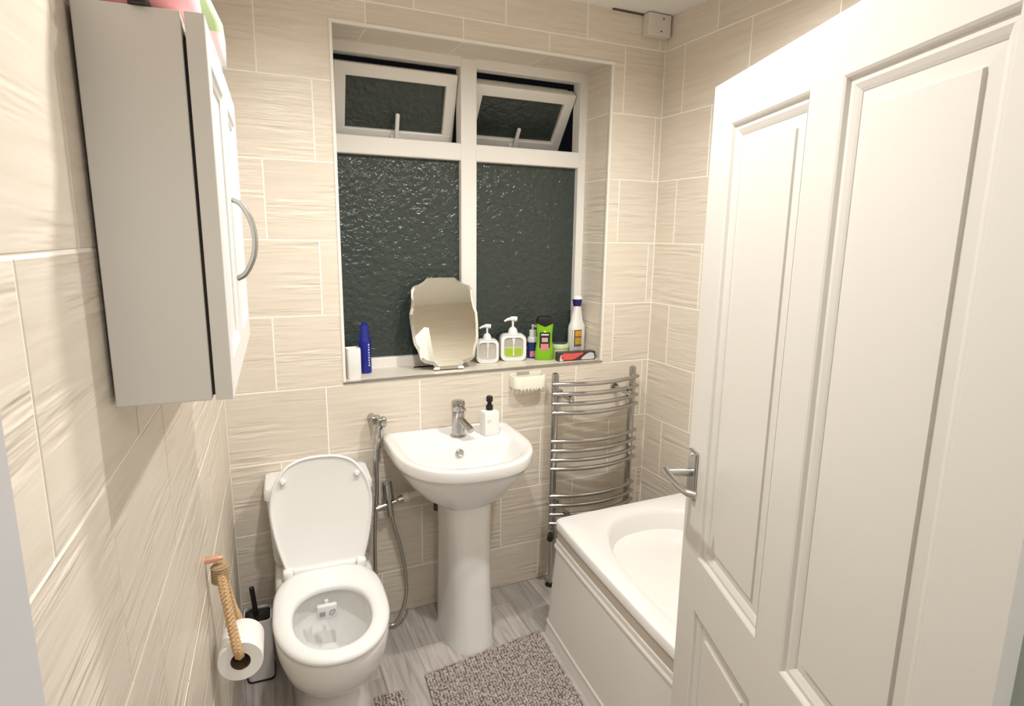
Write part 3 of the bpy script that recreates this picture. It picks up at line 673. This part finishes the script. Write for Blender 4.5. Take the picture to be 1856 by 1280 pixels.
# ================================================================ TOILET BRUSH
tb = thing('toilet_brush', 'white toilet brush holder with black brush beside the toilet', 'toilet brush', (.055, -.155, 0), R(-3))
BW = mat('brush_white', (.72, .71, .69), .3)
bm = bmesh.new(); loft(bm, [rrect(.047, .052, .018, 0), rrect(.0475, .0525, .018, .006)], True, True); obj('base', bm, BLACKP, tb)
bm = bmesh.new(); loft(bm, [rrect(.044, .049, .018, .006), rrect(.046, .051, .018, .2), rrect(.046, .051, .018, .235), rrect(.042, .047, .015, .235), rrect(.041, .046, .015, .19)], True, True); obj('holder', bm, BW, tb, True)
bm = bmesh.new(); loft(bm, [rrect(.040, .045, .014, .191), rrect(.0415, .0465, .014, .226), rrect(.036, .041, .014, .231)], True, True); lidb = obj('lid', bm, BLACKP, tb, True)
bm = bmesh.new(); tube(bm, [(-.005, .005, .228), (-.014, .010, .335), (-.0143, .0102, .338)], [.0085, .0085, .005], 12); obj('handle', bm, BLACKP, tb, True)

# ================================================================ MATS
def make_mat(name, label, loc, rz, cells, pitch=.0105, r=.0062, th=.012, shear=None):
    t = thing(name, label, 'bath mat', loc, rz)
    bm = bmesh.new()
    for a, b in cells: box(bm, (a[0], a[1], 0.0005), (b[0], b[1], th*.5), .002, 1)
    if shear: bmesh.ops.transform(bm, matrix=shear, verts=bm.verts[:])
    obj('backing', bm, mat('mat_backing', (.17, .14, .13), .95), t)
    bm = bmesh.new(); rnd = random.Random(3)
    for a, b in cells:
        nx = int((b[0]-a[0])/pitch); ny = int((b[1]-a[1])/pitch)
        for i in range(nx):
            for j in range(ny):
                cx = a[0]+(i+.5)*(b[0]-a[0])/nx+rnd.uniform(-.002, .002); cy = a[1]+(j+.5)*(b[1]-a[1])/ny+rnd.uniform(-.002, .002)
                h = th+rnd.uniform(-.003, .004); ox, oy = rnd.uniform(-.003, .003), rnd.uniform(-.003, .003); rr = r*rnd.uniform(.8, 1.1)
                rings = [[(cx+ox*f+rr*q*math.cos(k*math.pi/3), cy+oy*f+rr*q*math.sin(k*math.pi/3), z) for k in range(6)] for q, z, f in ((.75, th*.45, 0), (1, th*.75, .5), (.55, h, 1))]
                loft(bm, rings, False, True)
    if shear: bmesh.ops.transform(bm, matrix=shear, verts=bm.verts[:])
    p = obj('pile', bm, PILE, t, True, ang=80); p['kind'] = 'stuff'
    return t
make_mat('bath_mat', 'taupe chenille bath mat on the floor beside the bath', (.589, -.412, 0), 0, [((0, -.80), (.498, 0))], shear=Matrix(((.992, .088, 0, 0), (.122, .996, 0, 0), (0, 0, 1, 0), (0, 0, 0, 1))))
make_mat('pedestal_mat', 'taupe chenille mat on the floor around the toilet foot', (.272, -.425, 0), R(-4), [((.13, -.42), (.232, -.012)), ((-.20, -.42), (-.125, -.012)), ((-.125, -.42), (.125, -.16))])

# ================================================================ THINGS ON THE SILL
SZ = WZ0
# white beaker box
t = thing('beaker', 'white square plastic beaker at the left end of the window sill', 'beaker', (.4565, .062, SZ), R(4))
bm = bmesh.new(); loft(bm, [rrect(.024, .026, .008, 0), rrect(.027, .028, .009, .004), rrect(.027, .028, .009, .108), rrect(.026, .027, .008, .118), rrect(.022, .023, .007, .119), rrect(.021, .022, .007, .03)], True, True); obj('cup', bm, WHITEP, t, True)
obj('ledge', nb((-.021, -.004, .104), (.021, .022, .108)), WHITEP, t)
# blue spray can
BLUE = mat('deep_blue', (.012, .016, .24), .25)
t = thing('spray_can', 'dark blue aerosol can on the sill beside the beaker', 'spray can', (.517, .135, SZ))
bm = bmesh.new(); lathe(bm, [(.0245, 0), (.026, .004), (.026, .128), (.024, .138), (.021, .146)], 28); obj('can', bm, BLUE, t, True)
bm = bmesh.new(); lathe(bm, [(.0215, .145), (.0205, .150), (.018, .188), (.0165, .194), (.013, .195)], 28); cp_ = obj('cap', bm, mat('cap_blue', (.012, .02, .22), .4), t, True)
bm = bmesh.new(); lathe(bm, [(.011, .195), (.011, .203), (.007, .206)], 18); obj('nozzle', bm, BLUE, cp_, True)
bm = bmesh.new()
for k in range(9):
    a0 = R(-62); r = .0263; w = (.007, .005, .0065)[k % 3]
    x, y = r*math.cos(a0), r*math.sin(a0); tx, ty = -math.sin(a0), math.cos(a0); z = .03+.0105*k
    q = [bm.verts.new((x+tx*s*w*.5, y+ty*s*w*.5, z+dz)) for s, dz in ((-1, 0), (1, 0), (1, .006 if k % 2 else .007), (-1, .006))]; bm.faces.new(q)
obj('print', bm, mat('pale_print', (.6, .62, .75), .5), t)
# mirror
bmn = catmull([(0, 0, 0)], 1) if 0 else None
half = [(.046, 0), (.052, .003), (.066, .020), (.100, .030), (.116, .044), (.126, .085), (.138, .108), (.142, .135), (.146, .19), (.1465, .235), (.138, .262), (.133, .30), (.131, .338), (.122, .352), (.098, .360), (.076, .372), (.062, .386), (.052, .388)]
mo = [(x, z) for x, z in half] + [(-x, z) for x, z in half[::-1]]
t = thing('vanity_mirror', 'frameless mirror with scalloped outline leaning on the window', 'mirror', (.845, .052, SZ), R(-3.4))
TL = R(-18.2)
MM = Matrix.Rotation(TL, 4, 'X')
def mring(ins, y):
    out = []
    for x, z in mo:
        dx, dz = x, z-.19; L = math.hypot(dx, dz); k = (L-ins)/L; out.append((dx*k, y, .19+dz*k+.006))
    return out
bm = bmesh.new(); V = loft(bm, [mring(.013, -.0048), mring(.0125, -.005)], True, False); bmesh.ops.transform(bm, matrix=MM, verts=bm.verts[:]); obj('mirror_face', bm, MIRROR, t)
bm = bmesh.new(); loft(bm, [mring(.0125, -.0049), mring(.001, -.0022), mring(0, -.001), mring(0, .0), mring(.002, .001)], False, False); bmesh.ops.transform(bm, matrix=MM, verts=bm.verts[:]); obj('bevelled_edge', bm, MIRBEV, t)
bm = bmesh.new(); loft(bm, [mring(.002, .001), mring(.002, .003)], True, True); bmesh.ops.transform(bm, matrix=MM, verts=bm.verts[:]); obj('backing', bm, mat('board_brown', (.10, .07, .05), .8), t)
for sx in (-1, 1):
    bm = bmesh.new(); box(bm, (sx*.052-.012, -.008, .004), (sx*.052+.012, .012, .014), .002, M=None); bmesh.ops.transform(bm, matrix=MM, verts=bm.verts[:]); obj('foot_clip', bm, mat('clear_clip', (.85, .86, .82), .15), t)
bm = bmesh.new(); tube(bm, [(-.13, .085, .004), (-.02, .086, .004)], .003, 8); tube(bm, [(-.04, .085, .004), (-.04, .04, .13)], .003, 8); obj('wire_stand', bm, DARKM, t)
# pump dispensers
CLEARW = mat('clear_plastic', (.80, .76, .68), .08, spec=.5, alpha=.5)
def dispenser(label, x, y, s, liquid, rz):
    t = thing('soap_dispenser', label, 'dispenser', (x, y, SZ), rz, 'framed pump dispensers on the sill')
    hw, hh, dp = .052*s, .108*s, .026*s
    def rr(k, y, r): return [(px, y, hh/2+pz) for px, pz, _ in rrect(hw*k, hh/2*k, r, 0, 6)]
    bm = bmesh.new(); loft(bm, [rr(.93, -dp*.9, .021*s), rr(.98, -dp, .024*s) if 0 else rr(.97, -dp*1.0, .023*s), rr(1, -dp*.85, .024*s), rr(1, dp*.85, .024*s), rr(.97, dp, .023*s), rr(.76, dp, .017*s), rr(.74, dp*.9, .016*s), rr(.74, -dp*.9, .016*s), rr(.76, -dp, .017*s)], close=True)
    obj('frame', bm, WHITEP, t, True, ang=50)
    bm = bmesh.new(); loft(bm, [rr(.75, -dp*.75, .016*s), rr(.75, dp*.75, .016*s)], True, True); obj('clear_window', bm, CLEARW, t, True)
    if liquid:
        bm = bmesh.new(); box(bm, (-hw*.72, -dp*.78, hh*.14), (hw*.72, dp*.78, hh*.52), .006*s); obj('liquid', bm, mat('green_soap', (.34, .50, .04), .15), t)
    bm = bmesh.new(); tube(bm, [(0, -dp*.8, hh*.86), (0, -dp*.8, hh*.62)], [.007*s, .004*s], 8); tube(bm, [(0, -dp*.8, hh*.62), (0, -dp*.8, hh*.2)], .0028*s, 8); obj('dip_tube', bm, WHITEP, t, True)
    bm = bmesh.new(); lathe(bm, [(.020*s, hh-.003), (.020*s, hh+.006*s), (.015*s, hh+.020*s), (.008*s, hh+.026*s), (.0045*s, hh+.028*s), (.0045*s, hh+.052*s)], 18); pm = obj('pump_collar', bm, WHITEP, t, True)
    bm = bmesh.new(); tube(bm, catmull([(.016*s, 0, hh+.058*s), (0, 0, hh+.060*s), (-.02*s, -.004*s, hh+.058*s), (-.036*s, -.007*s, hh+.051*s)], 5), [.010*s]*4+[.0095*s]*4+[.006*s]*4+[.0042*s]*4, 10); obj('pump_head', bm, WHITEP, pm, True)
dispenser('white framed clear pump dispenser beside the mirror, nearly empty', 1.055, .150, .96, False, R(-14))
dispenser('larger white framed pump dispenser with green soap on the sill', 1.180, .152, 1.12, True, R(-14))
# small pump bottle
t = thing('handwash_bottle', 'small navy and pink pump bottle behind the green shampoo', 'pump bottle', (1.287, .165, SZ), R(-10))
bm = bmesh.new(); lathe(bm, [(.024, 0), (.0255, .004), (.0255, .075)], 24, sy=.7); obj('label_band', bm, mat('navy_label', (.02, .03, .13), .3), t, True)
bm = bmesh.new(); lathe(bm, [(.0255, .075), (.0255, .09), (.022, .097), (.017, .10), (.017, .128), (.012, .131), (.0045, .132), (.0045, .145)], 24, sy=.75); obj('shoulder', bm, mat('pale_grey_plastic', (.55, .58, .56), .3), t, True)
bm = bmesh.new(); tube(bm, [(-.006, 0, .148), (.006, 0, .149), (.024, 0, .139)], [.006, .006, .003], 8); obj('pump_head', bm, mat('pale_grey_plastic', (.55, .58, .56), .3), t, True)
obj('pink_patch', nb((-.017, -.0186, .008), (.010, -.0165, .034)), mat('pink_label', (.62, .20, .38), .4), t)
# green bottle
t = thing('shampoo_bottle', 'lime green shampoo bottle with black cap on the sill', 'shampoo bottle', (1.318, .108, SZ), R(-22))
LIME = mat('lime_plastic', (.20, .46, .015), .25)
bm = bmesh.new(); loft(bm, [egg(hw, 0, dp, dp, 2.5, 2.5, 32, z) for hw, dp, z in ((.038, .018, 0), (.042, .021, .004), (.043, .021, .03), (.040, .020, .055), (.0345, .018, .09), (.034, .018, .115), (.037, .019, .145), (.0385, .019, .165), (.038, .0185, .172))], True, True); obj('bottle', bm, LIME, t, True)
bm = bmesh.new(); V = loft(bm, [egg(hw, 0, dp, dp, 2.5, 2.5, 32, z) for hw, dp, z in ((.0386, .0192, .166), (.0388, .0194, .172), (.0385, .019, .188), (.034, .017, .197), (.026, .013, .200))], True, True)
for v in V[0]: v.co.z -= .014*max(0, 1-abs(v.co.x)/.034)
obj('cap', bm, BLACKP, t, True)
def front_patch(w, z0, z1, col, name, dpf, n=8):
    bm = bmesh.new(); rows = []
    for z in (z0, (z0+z1)/2, z1): rows.append([(w*(2*k/n-1), -dpf(z)*(1-.34*abs(w*(2*k/n-1)/.0385)**2.2)-.0009, z) for k in range(n+1)])
    loft(bm, rows, loop=False); return obj(name, bm, mat('print_'+name, col, .4), t)
dpf = lambda z: .0187 if z > .08 else .0203
front_patch(.0235, .056, .128, (.012, .02, .012), 'label_black', lambda z: .0190)
front_patch(.017, .114, .121, (.62, .66, .62), 'label_lettering', lambda z: .0199)
front_patch(.014, .084, .104, (.55, .36, .36), 'label_picture', lambda z: .0199)
front_patch(.018, .046, .076, (.62, .22, .24), 'label_badge', lambda z: .0206)
front_patch(.006, .128, .135, (.75, .75, .06), 'label_spot', lambda z: .0199)
# round tub
t = thing('cream_tub', 'round pale green tub with dark lid on the sill', 'tub', (1.412, .135, SZ))
bm = bmesh.new(); lathe(bm, [(.036, 0), (.040, .004), (.040, .044), (.0425, .046), (.0425, .062), (.040, .065), (.034, .065)], 32); obj('pot', bm, mat('pale_green_plastic', (.56, .62, .36), .35), t, True)
bm = bmesh.new(); lathe(bm, [(.034, .0645), (.033, .0665), (.005, .0668)], 32); obj('lid_disc', bm, mat('teal_lid', (.06, .11, .12), .3), t, True)
# toothpaste box
t = thing('toothpaste_box', 'black and red toothpaste carton lying at the sill front', 'carton', (1.448, .050, SZ), R(-4))
bm = nb((-.092, -.018, 0), (.092, .018, .040), .001); obj('carton', bm, mat('carton_dark', (.05, .035, .035), .35), t)
def blob(name, pts, col):
    bm = bmesh.new(); cp = catmull([(x, 0, z) for x, z in pts], 4, True); bm.faces.new([bm.verts.new((p.x, -.0184, p.z)) for p in cp]); return obj(name, bm, mat('print_'+name, col, .35), t)
blob('red_panel', [(-.07, .008), (-.02, .007), (.018, .024), (.03, .036), (-.03, .035), (-.068, .036), (-.078, .02)], (.66, .10, .09))
blob('silver_panel', [(.02, .006), (.05, .004), (.085, .005), (.086, .022), (.078, .033), (.06, .034), (.04, .024)], (.55, .56, .56))
blob('white_star', [(-.086, .003), (-.07, .003), (-.066, .012), (-.072, .022), (-.080, .030), (-.084, .018)], (.70, .55, .50))
# cleaner bottle
t = thing('cleaner_bottle', 'white cleaner bottle with navy cap at the right of the sill', 'cleaner bottle', (1.500, .135, SZ), R(18))
WB = mat('milky_plastic', (.78, .77, .72), .35)
bm = bmesh.new(); loft(bm, [egg(hw, 0, dp, dp, 2.8, 2.8, 32, z) for hw, dp, z in ((.040, .026, 0), (.043, .029, .005), (.043, .029, .13), (.041, .027, .145), (.032, .021, .165), (.024, .018, .20), (.017, .016, .228), (.0165, .016, .238))], True, True); obj('bottle', bm, WB, t, True)
bm = bmesh.new(); lathe(bm, [(.018, .236), (.0185, .240), (.0225, .262), (.0225, .268)], 24); obj('cap', bm, mat('navy_cap', (.015, .015, .12), .35), t, True)
bm = bmesh.new(); lathe(bm, [(.0235, .268), (.0235, .273), (.020, .281), (.010, .285)], 24); obj('cap_top', bm, WHITEP, t, True)
def wrap(name, x0, x1, z0, z1, col):
    bm = bmesh.new(); n = 8
    f = lambda x: -.029*(max(0, 1-abs(x/.043)**2.8))**(1/2.8)-.0008
    loft(bm, [[(x0+(x1-x0)*k/n, f(x0+(x1-x0)*k/n), z) for k in range(n+1)] for z in (z0, z1)], loop=False); return obj(name, bm, mat('print_'+name, col, .4), t)
wrap('label_dark', -.042, .004, .05, .128, (.10, .085, .06)); 
bm = None
for nm, a, b, z0, z1, c3 in (('label_orange', -.034, .003, .098, .124, (.60, .30, .03)), ('label_orange_low', -.034, .003, .06, .092, (.52, .30, .04)), ('label_grey', -.042, .002, .032, .05, (.45, .45, .47))):
    o = wrap(nm, a, b, z0, z1, c3); o.location.y = -.0006

# ================================================================ WALL ODDMENTS
t = thing('soap_rack', 'cream scalloped plastic rack stuck on the tiles under the sill', 'rack')
bm = bmesh.new(); rings = []
x0, x1 = 1.098, 1.246
def rk(ins, z):
    a, b, f, r = x0+ins, x1-ins, -.062+ins, .022
    pts = [(a, 0.0, z)] + [(a+r-r*math.cos(q), f+r-r*math.sin(q), z) for q in [R(15*k) for k in range(7)]]
    m = 14
    for k in range(1, m): pts.append((a+r+(b-a-2*r)*k/m, f-(.003 if k % 2 else 0), z - (.009 if (k % 2 and ins == 0 and z < .94) else 0)))
    pts += [(b-r+r*math.sin(q), f+r-r*math.cos(q), z) for q in [R(15*k) for k in range(7)]] + [(b, 0.0, z)]
    return pts
loft(bm, [rk(.004, .938), rk(0, .936), rk(0, .983), rk(.002, .986), rk(.006, .986), rk(.006, .96)], False, False, loop=False)
obj('tray_rim', bm, CREAMP, t, True, ang=50)
for k in range(8): obj('rib', nb((x0+.008+.018*k, -.056, .944), (x0+.014+.018*k, -.001, .950)), CREAMP, t)
obj('back_plate', nb((x0, -.006, .944), (x1, -.0005, .992), .002), CREAMP, t)
obj('sticker', nb((x0+.03, -.0068, .982), (x0+.09, -.0061, .996)), mat('sticker_grey', (.42, .39, .36), .6), t)
t = thing('junction_box', 'small white square box high in the wall corner at the ceiling', 'junction box')
obj('box', nb((1.692, -.045, 2.398), (1.806, -.0005, 2.484), .004), mat('box_plastic', (.70, .66, .60), .45), t)
for sx, sz in ((1.765, 2.465), (1.755, 2.415)):
    bm = bmesh.new(); tube(bm, [(sx, -.044, sz), (sx, -.0465, sz)], .0035, 8); obj('screw', bm, DARKM, t)
bm = bmesh.new(); box(bm, (1.54, -.004, 2.479), (1.692, -.0005, 2.4865)); obj('cable', bm, mat('cable_dark', (.10, .08, .06), .8), t)
